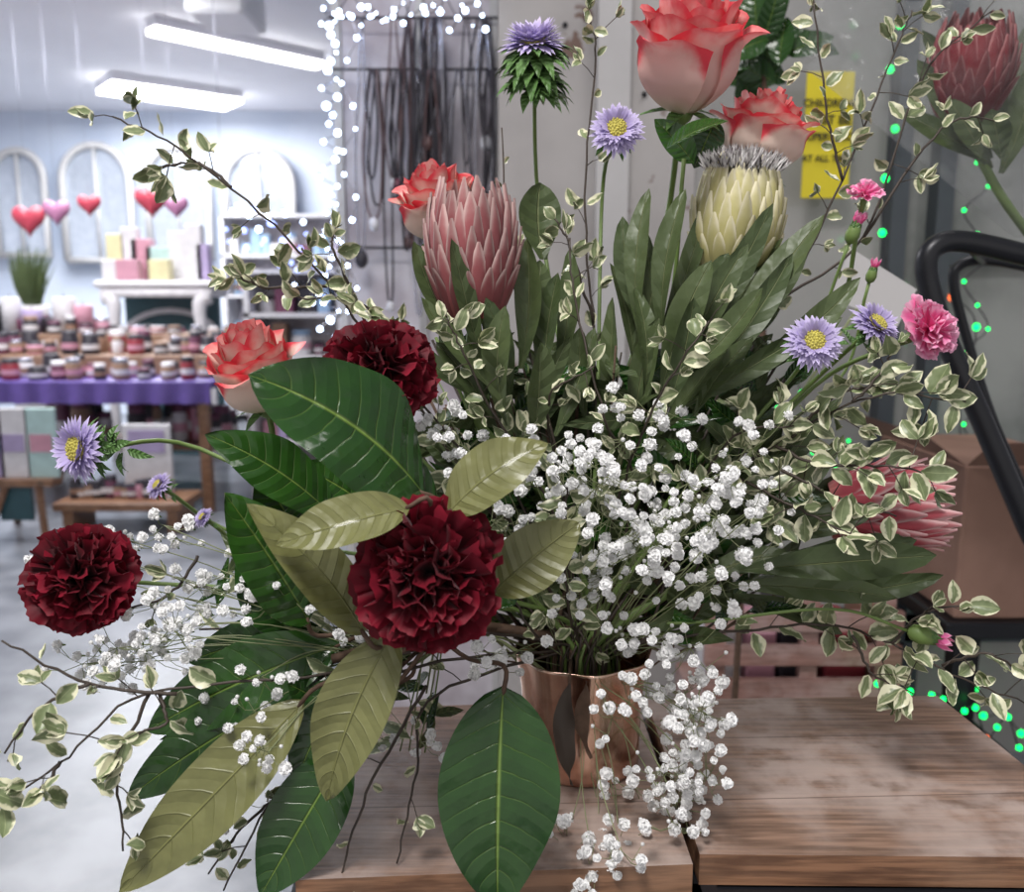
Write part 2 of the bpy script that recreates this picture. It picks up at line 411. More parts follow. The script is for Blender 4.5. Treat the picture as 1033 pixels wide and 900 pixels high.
def blades(mb,L,k='prl'):
    for (bu,bv,tu,tv,w,db,dt) in L:
        b0=W(bu,bv,db);e=W(tu,tv,dt)
        leaf(mb,b0,e,tocam(b0)+Vector((U(-.9,.9),0,U(-.2,.7))),px(w,(db+dt)/2),k,6,14,U(-.04,.10),U(.15,.5),'blade',.02,U(-.9,.9),U(-.05,.05))
c=W(476,252,.64)
mb=MB();ax=protea_into(mb,c,px(43,.64),px(128,.64),(.0,-.12,1),'protea',flare=.07,n=16)
stemto(mb,c-ax*px(66,.64),ax,.004,'stem')
blades(mb,[(470,350,417,243,24,.64,.63),(487,372,455,240,28,.62,.60),(512,430,510,308,34,.60,.59),(525,372,531,240,28,.65,.66),
 (548,395,563,275,28,.65,.66),(540,435,545,345,38,.61,.60),(500,395,425,300,24,.62,.62),(522,440,480,335,26,.63,.63),(560,440,600,330,24,.65,.67),
 (495,420,440,345,24,.63,.63),(530,330,545,262,30,.67,.68),(470,330,440,260,24,.66,.66),(548,262,545,184,46,.70,.71),(590,420,585,330,24,.66,.66),(560,380,575,250,22,.68,.69),
 (515,400,490,300,26,.61,.60),(535,420,575,340,22,.62,.63),(480,400,405,330,20,.65,.65)])
mb.build('protea')
c=W(743,222,.70)
mb=MB();ax=protea_into(mb,c,px(42,.70),px(116,.70),(.05,-.12,1),'proteaw',fuzz=('fuzzw','fuzzw','fuzzg'),n=15)
Mx=frame((.05,-.12,1)); Rr=px(43,.70);H=px(118,.70)
for q in range(1300):
    a=U(0,6.28);r=math.sqrt(R())*.86
    z0=.36+.12*(1-r*r)
    p=c+Mx@Vector((r*Rr*math.cos(a),r*Rr*math.sin(a),H*z0)); tilt=U(.0,.4)
    e=p+(Mx@Vector((math.cos(a)*(r*.5+tilt)*.5+U(-.3,.3),math.sin(a)*(r*.5+tilt)*.5+U(-.3,.3),U(.3,1)))).normalized()*H*U(.06,.15)
    leaf(mb,p,e,Vector((U(-1,1),-1,U(-1,1))),.0013,random.choice(['fuzzw']*7+['fuzzg']*4+['fuzzd']*2),1,3,U(-.1,.1),0,'lance')
stemto(mb,c-ax*px(60,.70),ax,.004,'stem')
blades(mb,[(645,335,655,190,24,.66,.68),(668,345,692,190,26,.66,.67),(650,335,628,218,24,.67,.68),(690,370,780,205,28,.65,.66),
 (715,375,832,216,34,.65,.66),(740,385,868,280,28,.65,.64),(680,395,755,245,30,.63,.62),(668,395,718,262,34,.62,.61),(700,400,800,255,28,.64,.65),
 (690,410,822,332,24,.64,.64),(665,340,712,205,22,.68,.69),(650,400,640,290,24,.65,.66),(675,410,700,300,28,.61,.60),(640,400,668,240,24,.67,.68),
 (715,345,790,240,26,.67,.68),(720,400,850,320,24,.66,.68),(700,330,735,255,28,.65,.65),(640,440,665,320,26,.65,.65),(690,380,770,290,28,.61,.60),(640,370,615,265,22,.68,.69),
 (735,350,815,245,24,.69,.70),(610,420,618,300,22,.68,.69),(700,420,760,340,24,.62,.62),(655,380,650,230,20,.69,.70),(670,430,735,345,24,.63,.62)])
mb.build('protea')
c=W(898,512,.70)
mb=MB();ax=protea_into(mb,c,px(42,.70),px(118,.70),(1,-.25,.12),'protear',flare=.22,n=14)
stemto(mb,c-ax*px(62,.70),ax,.004,'stem')
blades(mb,[(745,575,945,560,40,.64,.62),(735,590,905,603,30,.65,.64),(720,570,865,498,30,.68,.70),(800,598,952,580,26,.66,.64),(705,560,850,440,26,.70,.72),
 (740,555,885,468,28,.70,.73),(790,560,925,545,34,.67,.66),(730,545,830,415,22,.70,.72),(700,585,800,560,30,.65,.64),(760,520,850,400,24,.72,.74),(720,600,850,640,22,.68,.68),
 (700,540,790,430,24,.71,.73),(690,520,760,400,24,.71,.73),(770,545,880,520,24,.66,.65)])
mb.build('protea')

aster('aster',W(622,131,.67),px(30,.67),(0,-1,.35))
aster('aster',W(821,345,.60),px(33,.60),(-.1,-1,.45),8)
aster('aster',W(883,328,.62),px(31,.62),(.45,-.75,.75),6)
aster('aster',W(80,453,.58),px(39,.58),(-.6,-.9,.15),22)
aster('aster',W(538,44,.72),px(36,.72),(-.05,-.40,1),110,cupz=.16,lsc=1.35)
aster('aster',W(160,490,.70),px(17,.70),(-.5,-.6,.6),4)
aster('aster',W(205,522,.70),px(13,.70),(-.5,-.5,.6),4)

for (u,v,d,ax,s) in [(935,642,.62,(1,-.2,-.25),17),(862,232,.70,(.3,-.2,1),12),(880,275,.7,(.2,-.2,1),9)]:
    mb=MB();ax=Vector(ax).normalized();c=W(u,v,d);r=px(s,d)
    mb.lathe(c-ax*r,[(r*.15,-r*.2),(r*.5,r*.1),(r*.62,r*.6),(r*.5,r*1.2),(r*.3,r*1.6)],'stem',10,ax)
    Mx=frame(ax)
    for q in range(8):
        d_=Mx@Vector((math.cos(q*.785),math.sin(q*.785),0))
        leaf(mb,c-ax*r*.9+d_*r*.3,c+ax*r*U(.6,.9)+d_*r*.35,d_,r*.5,'grn',2,5,.1,-.2,'lance')
    for q in range(12):
        d_=Mx@Vector((math.cos(q*2.4),math.sin(q*2.4),0))
        leaf(mb,c+ax*r*.3,c+ax*r*U(1.3,1.7)+d_*r*U(.1,.6),d_,r*.5,'pinkc',4,5,.05,.2,'ob',.1)
    stemto(mb,c-ax*r*1.1,ax,.0013)
    mb.build('carnation_bud')

# ---------------------------------------------------------------- big glossy leaves
mb=MB()
hub=W(440,640,.585)
BL=[(428,500,250,378,136,.55,.50,1,.07,.14),(335,520,207,438,66,.57,.54,1,.05,.2),(312,628,226,497,82,.56,.53,1,.05,.2),
 (414,512,278,550,58,.50,.485,-1,.12,.25),(452,518,553,447,66,.51,.52,-1,.08,.2),(497,598,585,527,66,.53,.54,-1,.08,.2),
 (368,640,248,508,60,.51,.495,-1,.06,.25),(398,636,330,808,78,.52,.50,-1,.08,.3),(345,650,148,738,80,.58,.56,1,.06,.15),
 (322,688,128,806,74,.57,.54,1,.05,.2),(308,706,120,900,80,.54,.50,-1,.05,.2),(362,676,298,792,66,.56,.53,1,.05,.2),
 (350,756,262,905,84,.54,.51,1,.06,.2),(508,692,502,918,132,.52,.48,1,.06,.14),(330,640,190,668,54,.60,.60,1,.05,.2),
 (440,505,360,448,50,.57,.56,1,.05,.2),(470,560,520,610,60,.57,.56,1,.0,.2),(300,540,262,470,60,.58,.57,1,.05,.2),(345,730,290,690,60,.58,.55,1,.05,.2),
 (400,690,330,730,60,.58,.57,1,.05,.2),(300,640,240,560,60,.59,.59,1,.05,.2),(380,520,300,470,60,.59,.58,1,.05,.2)]
for i,(bu,bv,tu,tv,w,db,dt,sd,arc,cup) in enumerate(BL):
    b0=W(bu,bv,db);e=W(tu,tv,dt)
    if i==13: n=tocam(b0)+Vector((.15,0,.1)); tw=.1;sb=.02
    else: n=(tocam(b0)+Vector((U(-.25,.25),0,U(.1,.6))))*sd; tw=U(-.35,.35); sb=U(-.05,.05)
    if i==0: n=tocam(b0)+Vector((-.1,0,.75)); tw=.25
    leaf(mb,b0,e,n,px(w,(db+dt)/2),'big',14,26,arc*sd,cup*sd,'ell',.032,tw,sb)
    d=(b0-e).normalized()
    mb.tube(spline([b0+ (e-b0)*.04,b0+d*.012,b0.lerp(hub,.5),hub],4),.0016,'stemb',5)
mb.tube(spline([hub,W(480,632,.63),W(540,640,.645),VM+Vector((-.01,0,.005)),VM-Vector((0,0,.05))],5),[.004]*21,'stemb',8)
mb.tube(spline([W(335,665,.57),W(390,650,.575),hub],5),.0035,'stemb',7)
leaf(mb,W(672,150,.67),W(735,122,.66),Vector((0,-.5,1)),px(40,.67),'big',6,10,.06,.2,'ell')
leaf(mb,W(700,165,.70),W(660,120,.70),Vector((0,-1,.3)),px(30,.7),'big',6,10,.06,.2,'ell')
leaf(mb,W(722,120,.71),W(700,170,.71),Vector((0,-1,.3)),px(34,.7),'big',6,10,.06,.2,'ell')
mb.tube(spline([W(690,160,.69),W(670,350,.70),VM-Vector((0,0,.05))],8),.0018,'stem',5)
mb.build('glossy_leaf_branch')

# ---------------------------------------------------------------- variegated pittosporum
def pitbranch(paths,name,dens=1.0,ls=(20,33)):
    mb=MB()
    for (P,n0,big) in paths:
        pts=spline([W(*p) for p in P],8)
        pts=[p+Vector((U(-1,1),U(-1,1),U(-1,1)))*.001 for p in pts]
        N=len(pts)
        mb.tube(pts,[.0011*(1-.65*i/N)+.0002 for i in range(N)],'stemd',5)
        cnt=int(n0*dens)
        for q in range(cnt):
            f=.2+.8*(q+R())/cnt
            x=f*(N-1.001);i=int(x);p=pts[i].lerp(pts[i+1],x-i);dr=(pts[i+1]-pts[i]).normalized()
            sd=tocam(p).cross(dr).normalized()*(1 if q%2 else -1)
            dd=(dr*U(.0,1)+sd*U(.2,1.1)+Vector((U(-.6,.6),U(-.9,.9),U(-.5,.6)))).normalized()
            d=p.y; L=px(U(*ls)*big,d)
            def lf(o,e,L):
                leaf(mb,o,e,tocam(p)+Vector((U(-1.3,1.3),U(-.4,.4),U(-.8,1.2))),L*U(.42,.66),'pit',4,7,U(-.14,.14),U(.1,.6),'ell',.07,U(-.8,.8),U(-.08,.08))
            if q%3==0:
                e=p+dd*L*U(.6,1.2); mb.tube([p,p.lerp(e,.5)+UP*.001,e],.0004,'stemd',4)
                for z in (-1,1,0,.5):
                    d2=(dd+sd.cross(dd)*.7*z+dr*.6*z+Vector((U(-.5,.5),U(-.5,.5),U(-.5,.5)))).normalized()
                    l=L*U(.45,1); lf(e,e+d2*l,l)
            else:
                lf(p+dd*.002,p+dd*L,L)
    return mb.build(name)
V=(588,653,.655)
pitbranch([([V,(470,480,.64),(380,350,.63),(290,240,.62),(180,150,.60),(112,118,.59)],28,.9),
 ([(330,290,.64),(270,290,.62),(235,275,.61)],12,.85),([(380,350,.64),(340,260,.62),(335,235,.62)],10,.85),([(235,190,.61),(200,165,.61),(150,170,.61)],6,.9),
 ([(400,370,.63),(370,310,.61),(300,300,.6)],9,.9)],'pittosporum_branch')
pitbranch([([V,(620,450,.69),(600,330,.70),(590,200,.71),(600,60,.72),(595,20,.72)],22,.7),([(600,330,.7),(575,250,.69),(560,220,.69)],8,.7),
 ([V,(690,450,.71),(790,300,.72),(850,180,.72),(900,60,.72),(920,10,.72)],36,.75),([(850,180,.72),(835,120,.72),(820,0,.72)],15,.75),
 ([(790,300,.72),(870,240,.72),(930,80,.72),(1000,10,.73)],17,.75),([(870,240,.72),(950,130,.72),(1010,120,.72)],8,.7),([V,(560,450,.65),(520,300,.66),(505,130,.68)],9,.6)],'pittosporum_branch')
pitbranch([([V,(680,520,.65),(780,450,.63),(880,400,.60),(975,405,.58)],34,1.2),([(780,450,.63),(830,470,.60),(890,470,.58),(945,480,.57)],20,1.25),
 ([(740,480,.64),(800,510,.60),(860,540,.58)],16,1.3),([(860,405,.60),(890,375,.60),(900,350,.6)],8,1.0),([(690,520,.66),(740,440,.63),(800,430,.61)],10,1.1),([(800,440,.62),(840,400,.61),(880,390,.6)],8,1.05),
 ([(780,470,.62),(840,500,.60),(905,520,.59)],9,1.2)],'pittosporum_branch')
pitbranch([([V,(720,640,.66),(830,630,.66),(900,650,.63),(960,680,.61),(1035,710,.60)],30,1.1),([(900,650,.63),(930,620,.62),(975,610,.61)],9,1.05),
 ([(860,640,.64),(880,680,.63),(920,700,.62)],8,1),([(950,670,.62),(1000,660,.6),(1040,690,.6)],9,1.1)],'pittosporum_branch')
pitbranch([([V,(480,640,.60),(330,680,.55),(150,700,.52),(60,770,.50),(0,812,.49)],12,1.25),([(180,700,.52),(90,690,.51),(0,645,.5)],3,1.0),
 ([(150,700,.52),(120,780,.50),(125,860,.49)],8,1.25),([(60,770,.5),(40,800,.49),(25,815,.49)],3,1.5),([(90,690,.51),(40,715,.5),(5,760,.5)],5,1.2),
 ([V,(440,700,.58),(420,780,.54),(400,870,.52)],5,.9),([V,(400,680,.57),(280,800,.54),(225,900,.52)],8,.9),([(160,700,.52),(165,730,.51),(100,750,.5)],7,1.15),([(200,560,.6),(170,600,.58),(110,620,.57)],6,.8),
 ([(430,690,.57),(370,800,.53),(340,900,.51)],4,.8),([(300,790,.55),(250,830,.54),(210,880,.53)],8,.8)],'pittosporum_branch')
pitbranch([([V,(575,620,.60),(570,560,.57),(572,490,.56)],22,1.1),([V,(540,640,.60),(500,560,.58)],5,.85),([V,(560,520,.62),(500,420,.60),(465,350,.59),(450,320,.59)],26,.9),
 ([V,(620,520,.64),(650,430,.60),(690,360,.58),(720,320,.58)],22,.9),([V,(560,470,.64),(555,400,.60),(600,370,.59)],14,.85),([V,(640,500,.64),(610,420,.6),(580,300,.62),(575,240,.63)],16,.8),
 ([V,(500,500,.63),(420,400,.6),(395,330,.6)],14,.85),([V,(580,640,.62),(600,620,.6)],4,.8)],'pittosporum_branch')

# ---------------------------------------------------------------- gypsophila
mb=MB()
def floret(c,r,ax):
    Mx=frame(ax,U(0,6))
    rr=R()
    mb.ball(c,r*.72,'white',8)
    for q in range(19):
        th=math.radians(112)*((q+.5)/19)**.6; a=q*2.399
        d=Vector((math.sin(th)*math.cos(a),math.sin(th)*math.sin(a),math.cos(th)))
        s=Vector((-math.sin(a),math.cos(a),0)); L=U(.88,1.08)
        s=Matrix.Rotation(U(-.7,.7),3,d)@s
        nn=d.cross(s)*U(-.2,.2)
        V_=[Mx@x*r+c for x in (d*.3-s*.08,d*.3+s*.08,d*.75*L+s*.42+nn,d*L+s*.2-nn,d*L*.94,d*L-s*.2+nn,d*.75*L-s*.42-nn)]
        mb.add(V_,[(0,1,2,3,4,5,6)],'white',[(.4,.3),(.6,.3),(1,.8),(.7,1),(.5,.9),(.3,1),(0,.8)],rr)
    mb.tube([c-(Mx@Vector((0,0,1)))*r*1.15,c],[r*.12,r*.3],'stem',5)
allf=[]
def gyps(u,v,ru,rv,d,n,size=7.0,link=None,sp_=11.5):
    root=W(*link) if link else VM-Vector((0,0,.02))
    nodes=max(3,n//8)
    for q in range(nodes):
        a=U(0,6.28);r=math.sqrt(R())*.9
        pu=u+ru*r*math.cos(a);pv=v+rv*r*math.sin(a);dd=d+U(-.03,.04)
        p=W(pu,pv,dd+.012)
        mid=root.lerp(p,.6)+Vector((U(-.008,.008),U(-.008,.008),U(0,.012)))
        mb.tube(spline([root+Vector((U(-.01,.01),U(-.01,.01),0)),mid,p],5),.00042,'stemp',4,False)
        for w in range(n//nodes+1):
            e=None
            for tr in range(14):
                c_=W(pu+U(-1,1)*min(46,ru*.7),pv+U(-1,1)*min(42,rv*.7),dd+U(-.02,.02))
                if all((c_-o).length>px(sp_,dd) for o in allf): e=c_;break
            if e is None: continue
            allf.append(e)
            b0=p.lerp(e,.5)+Vector((0,0,-.003))
            mb.tube([p,b0,e],.00028,'stemp',3,False)
            ax=(e-root).normalized()+tocam(e)*.8+Vector((U(-.5,.5),U(-.5,.5),U(-.3,.7)))
            floret(e,px(U(.62,1.15)*size,dd),ax)
            if R()<.35:
                e2=p.lerp(e,.5)+Vector((U(-.012,.012),U(-.01,.01),U(-.008,.012)))
                mb.tube([b0,e2],.00025,'stemp',3,False); mb.ball(e2,px(2.6,dd),'white',5)
for a in [(650,490,115,58,.56,78),(560,470,85,42,.57,32),(650,560,80,48,.56,52),(740,480,52,52,.58,28),(460,450,45,35,.58,20),(700,550,60,50,.58,26),(770,540,25,40,.59,7),
 (520,540,50,40,.59,16),(645,415,60,25,.6,10),(600,520,70,50,.57,26),
 (690,690,48,50,.57,46),(700,765,36,50,.57,38),(600,850,46,38,.54,46),(665,795,50,25,.555,34),(500,665,40,18,.56,10),(650,640,50,18,.58,14),(650,840,46,26,.545,18),(640,720,30,40,.575,14)
 ]: gyps(*a)
LK=(400,660,.585)
for a in [(150,545,45,18,.58,12),(110,650,60,35,.55,34),(190,640,70,40,.56,34),(240,690,50,35,.53,14),(245,745,40,25,.51,10),(270,610,40,30,.57,12),(60,560,40,20,.58,5),(390,740,50,30,.58,14),(200,600,70,30,.6,20),(230,820,40,40,.56,10),(330,640,60,25,.57,10)]:
    gyps(*a,6.6,LK)
for q in range(5): mb.tube(spline([W(400,660,.585)+Vector((U(-.01,.01),0,U(-.01,.01))),W(490,640,.63),vend()],6),.0010,'stemp',5)
mb.build('gypsophila_spray')

# ---------------------------------------------------------------- dark filler stems and foliage in the heart of the arrangement
mb=MB()
for q in range(200):
    tu=U(420,800);tv=U(330,600)
    p=W(tu,tv,U(.655,.77));e=vend()
    mid=p.lerp(e,.55)+Vector((U(-.015,.015),U(-.01,.02),U(-.01,.02)))
    mb.tube(spline([p,mid,Vector((e.x,e.y,VM.z+.01)),e],5),U(.0006,.0015),random.choice(['stem','stemb','stemd','stemb','stemd']),5)
    for z in range(4):
        f=U(0,.75);b0=p.lerp(mid,f);dd=Vector((U(-1,1),U(-.6,.6),U(-.2,1))).normalized()
        leaf(mb,b0,b0+dd*U(.03,.065),tocam(b0)+Vector((U(-.8,.8),0,U(-.5,.8))),U(.010,.018),random.choice(['prl','prl','big']),3,6,.05,.2,'lance')
for q in range(46):
    p=W(U(180,440),U(560,760),U(.60,.66));e=hub+Vector((U(-.01,.01),U(0,.03),U(-.01,.01)))
    mid=p.lerp(e,.5)+Vector((0,0,U(-.01,.01)));mb.tube(spline([p,mid,e],5),U(.0005,.0011),random.choice(['stem','stemd','stemp']),4)
    for z in range(2):
        b0=p.lerp(mid,U(0,.8));dd=Vector((U(-1,1),U(-.6,.6),U(-.8,.8))).normalized()
        leaf(mb,b0,b0+dd*U(.02,.045),tocam(b0)+Vector((U(-.8,.8),0,U(-.5,.8))),U(.006,.012),random.choice(['prl','pit','big']),3,6,.05,.2,'lance')
mb.tube(spline([hub+Vector((0,.02,0)),W(530,640,.65),VM-Vector((0,0,.04))],5),.003,'stemb',6)
b0=VM+Vector((-.012,-.035,.006)); rim=VM+Vector((-.014,-.058,-.002))
mb.tube([b0,rim],.0012,'stemb',5)
leaf(mb,rim,rim+Vector((.002,-.006,-.075)),Vector((.2,-1,.1)),.016,'stemd',5,14,.03,.5,'lance',.15,1.4,.08)
leaf(mb,rim+Vector((.012,0,.002)),rim+Vector((.016,-.004,-.055)),Vector((-.2,-1,.1)),.011,'stemb',5,12,.03,.5,'lance',.15,-1.4,.08)
mb.build('filler_foliage')

# ================================================================ VASE
mb=MB()
vh=VM.z-.75+.002
def fold(a,z): return .026*math.sin(a*8+.6)*min(1,max(0,(z/vh)*1.1))
prof=[(.001,0),(.042,0),(.0445,.002),(.0455,.008),(.0450,vh*.2),(.0455,vh*.45),(.0475,vh*.7),(.0500,vh*.88),(.0525,vh*.97),(.0530,vh*.99),(.0520,vh),(.0505,vh*.985),(.047,vh*.8),(.043,vh*.25),(.040,.006),(.001,.005)]
mb.lathe((0,0,0),prof,'copper',80,fold=fold)
vo=mb.build('copper_vase'); vo.location=(VM.x,VM.y,.75)

# ================================================================ TABLES
def table(name,q,z,th=.022):
    t=empty(name)
    mb=MB(); mb.prism(q,z-th,z,'wood','woode'); mb.build('top',False,t)
    mb=MB()
    c=sum(q,Vector((0,0,0)))/4
    ins=[p.lerp(Vector((c.x,c.y,p.z)),.015) for p in q]
    r=.011
    for i in range(4):
        a=ins[i];b=ins[(i+1)%4]
        mb.tube([Vector((a.x,a.y,z-th-r)),Vector((b.x,b.y,z-th-r))],r*1.2,'blk',4)
        mb.tube([Vector((a.x,a.y,.18)),Vector((b.x,b.y,.18))],r,'blk',4)
        mb.tube([Vector((a.x,a.y,z-th)),Vector((a.x,a.y,0))],r*1.2,'blk',4)
    mb.build('frame',False,t)
    return t
z=.75
table('wooden_side_table',[G(706,862,z),G(1150,866,z),G(946,702,z),G(652,706,z)],z)
table('wooden_side_table',[G(298,888,z),G(699,872,z),G(642,706,z),G(345,715,z)],z)

# ================================================================ ROOM
def wallmat(name,c1,c2,scale,rough=.6,patch=None,pt=.66):
    m,nt,b=newmat(name,rough)
    c=mix(nt,ss(nt,nz(nt,scale,5),.3,.7),c1,c2)
    if patch: c=mix(nt,ss(nt,nz(nt,7,4),pt,pt+.02),c,patch)
    setin(nt,b.inputs['Base Color'],c); return m
M['floor']=wallmat('polished_concrete',(.13,.14,.16),(.27,.28,.31),5,.28)
M['ceil']=wallmat('ceiling_paint',(.80,.80,.85),(.84,.84,.89),2,.8)
M['wallb']=wallmat('wall_paint_blue',(.56,.63,.76),(.68,.74,.85),1.5,.7)
M['wallw']=wallmat('wall_paint_white',(.80,.80,.83),(.85,.85,.87),2,.7)
M['part']=wallmat('worn_grey_board',(.34,.32,.315),(.46,.44,.43),3,.6,(.15,.09,.07),.64)
M['partl']=wallmat('light_grey_board',(.46,.45,.45),(.56,.55,.55),3,.5)
M['disp']=wallmat('display_board',(.44,.39,.43),(.70,.67,.72),9,.6)
def boxo(name,lo,hi,k,bev=0,parent=None):
    mb=MB();mb.box(lo,hi,k,bev);return mb.build(name,False,parent)
boxo('floor',(-6,-1.5,-.05),(3.5,8.6,0),'floor')
boxo('ceiling',(-6,-1.5,2.8),(3.5,8.6,2.85),'ceil')
boxo('wall_back',(-6,8.6,0),(3.5,8.7,2.8),'wallb')
boxo('wall_left',(-6.1,-1.5,0),(-6,8.6,2.8),'wallw')
boxo('wall_right',(3.5,-1.5,0),(3.6,8.6,2.8),'wallw')
yb=2.05
xw=lambda u,v,d: W(u,v,d).x
mb=MB()
mb.box((xw(503,200,yb),yb,0),(xw(600,200,yb),yb+.06,2.8),'part')
mb.box((xw(600,200,yb),yb-.03,0),(xw(632,200,yb),yb+.06,2.8),'partl')
mb.box((xw(632,200,yb),yb,0),(xw(700,200,yb),yb+.06,2.8),'part')
for (u,v) in [(592,18),(688,25),(570,25),(612,360),(650,95)]:
    mb.ball(W(u,v,yb-.005),.006,'blk',8)
mb.build('wall_partition',False)
boxo('baseboard_partition',(xw(503,200,yb),yb-.045,0),(xw(700,200,yb),yb-.03,.1),'partl')

t=empty('necklace_display')
mb=MB(); x0=xw(338,200,2.15);x1=xw(503,200,2.15)
mb.box((x0,2.2,.0),(x1,2.22,2.5),'disp')
for xx in (x0,x1-.02,(x0+x1)/2): mb.box((xx-.0,2.17,0),(xx+.018,2.2,2.5),'partl')
for v in (18,70,250): 
    zz=W(400,v,2.15).z; mb.tube([(x0,2.15,zz),(x1,2.15,zz)],.003,'blk',6)
mb.build('rack',False,t)
M['cord1']=plain('cord_dark',(.035,.03,.04),.5);M['cord2']=plain('cord_brown',(.13,.07,.07),.5);M['cord3']=plain('chain_silver',(.45,.45,.52),.25,.8)
M['bead1']=plain('bead_plum',(.22,.05,.09),.3);M['bead2']=plain('bead_white',(.75,.75,.8),.3)
mb=MB()
for q in range(42):
    u=random.choice([362,380,398,410,418,426,434,440,465,488,494])+U(-6,6);vt=random.choice([18,18,70,70]);vb=vt+U(110,250);w=U(3,9);k=random.choice(['cord1','cord1','cord1','cord2','cord3'])
    d=U(2.08,2.13);j=lambda: U(-4,4)
    P=[W(u-w*.3,vt,d),W(u-w+j(),vt+(vb-vt)*.3,d),W(u-w+j(),vt+(vb-vt)*.6,d),W(u-w*.7,vb-12,d),W(u,vb,d),W(u+w*.7,vb-12,d),W(u+w+j(),vt+(vb-vt)*.5,d),W(u+w*.3,vt,d)]
    mb.tube(spline(P,5),U(.0018,.0034),k,5)
    if R()<.7: mb.ball(W(u,vb+6,d),U(.008,.016),random.choice(['bead1','bead2','cord2','cord1']),8,1.4)
mb.build('necklaces',True,t)

M['flw']=emis('fairy_bulb_white',(.60,.74,1.0),12)
M['flg']=emis('fairy_bulb_green',(.0,.80,.12),4)
M['flr']=emis('fairy_bulb_red',(1.0,.16,.04),2)
mb=MB();P=[]
for q in range(44):
    v=-10+q*9; P.append(W(331+U(-10,12),v,2.05+U(-.03,.03)))
mb.tube(spline(P,3),.0012,'cord3',4)
for p in P: mb.ball(p,U(.003,.0085),'flw',6)
for off in (0,1):
    P2=[W(325+q*9+U(-4,4),8+U(-14,16)+off*8,2.0+off*.06) for q in range(19)]
    mb.tube(spline(P2,3),.0012,'cord1',4)
    for p in P2: mb.ball(p,U(.002,.0065),'flw',6)
P3=[W(352+8*math.sin(q*1.7),15+q*23,2.03) for q in range(14)]
mb.tube(spline(P3,3),.0012,'cord3',4)
for p in P3: mb.ball(p,U(.003,.006),'flw',6)
mb.build('white_fairy_lights')

M['tube']=emis('fluorescent',(1,1,1),14)
def ceillight(name,ua,va,ub,vb,w,zc=2.74):
    a=G(ua,va,zc);b=G(ub,vb,zc); t=empty(name)
    d=(b-a).normalized();s=Vector((-d.y,d.x,0))*w/2
    mb=MB();mb.prism([a-s*1.15,b-s*1.15,b+s*1.15,a+s*1.15],zc,2.8,'ceil');mb.build('housing',False,t)
    mb=MB();mb.prism([a-s,b-s,b+s,a+s],zc-.03,zc-.0005,'tube');mb.build('diffuser',False,t)
ceillight('fluorescent_ceiling_light',152,28,322,64,.12)
ceillight('fluorescent_ceiling_light',105,86,235,104,.4)
ceillight('fluorescent_ceiling_light',20,128,120,132,.3)
ceillight('fluorescent_ceiling_light',385,128,300,142,.25)
a=G(222,14,2.62); mb=MB(); mb.box((a.x-.16,a.y-.1,2.6),(a.x+.16,a.y+.35,2.8),'wallw',.02); mb.build('ceiling_ac_box',False)  # box-shaped AC unit under the ceiling

M['mirr']=plain('mirror_glass',(.72,.78,.88),.08,.6)
for (u,v,w,h) in [(98,205,66,110),(20,205,50,100),(180,205,60,105),(262,210,66,110)]:
    d=8.45;c=W(u,v,d);ww=px(w,d)/2;hh=px(h,d)
    t=empty('arched_mirror')
    out=[Vector((c.x-ww,d,c.z-hh/2))]+[Vector((c.x-ww*math.cos(a),d,c.z+hh/2-ww+ww*math.sin(a))) for a in [math.pi*i/14 for i in range(15)]]+[Vector((c.x+ww,d,c.z-hh/2))]
    mb=MB();mb.tube(out+[out[0]],.035,'partl',6);mb.tube([Vector((c.x,d,c.z-hh/2)),Vector((c.x,d,c.z+hh/2))],.015,'partl',6);mb.build('frame',True,t)
    mb=MB();mb.add([p+Vector((0,.03,0)) for p in out],[tuple(range(len(out)))],'mirr');mb.build('glass',False,t)

M['hr']=plain('heart_red',(.42,.05,.08),.3);M['hp']=plain('heart_pink',(.38,.16,.28),.3)
def heart(u,v,w,k,d=5.0):
    mb=MB();c=W(u,v,d);r=px(w,d)/2/16
    n=36
    rings=[]
    for lay,(sc,y) in enumerate([(0.02,-.32),(.45,-.30),(.75,-.22),(.93,-.1),(1,0),(.93,.1),(.75,.22),(.45,.3),(.02,.32)]):
        for i in range(n):
            a=2*math.pi*i/n
            x=16*math.sin(a)**3;zz=13*math.cos(a)-5*math.cos(2*a)-2*math.cos(3*a)-math.cos(4*a)
            rings.append(c+Vector((x*sc*r,y*16*r,zz*sc*r)))
    mb.add(rings,[(j*n+i,j*n+(i+1)%n,(j+1)*n+(i+1)%n,(j+1)*n+i) for j in range(8) for i in range(n)],k)
    top=c+Vector((0,0,5*r)); mb.tube([top,Vector((top.x,top.y,2.8))],.0006,'cord3',4)
    mb.build('hanging_heart_ornament')
for h in [(29,221,34,'hr'),(57,213,28,'hp'),(90,206,24,'hr'),(153,202,34,'hr'),(178,208,24,'hp')]: heart(*h)

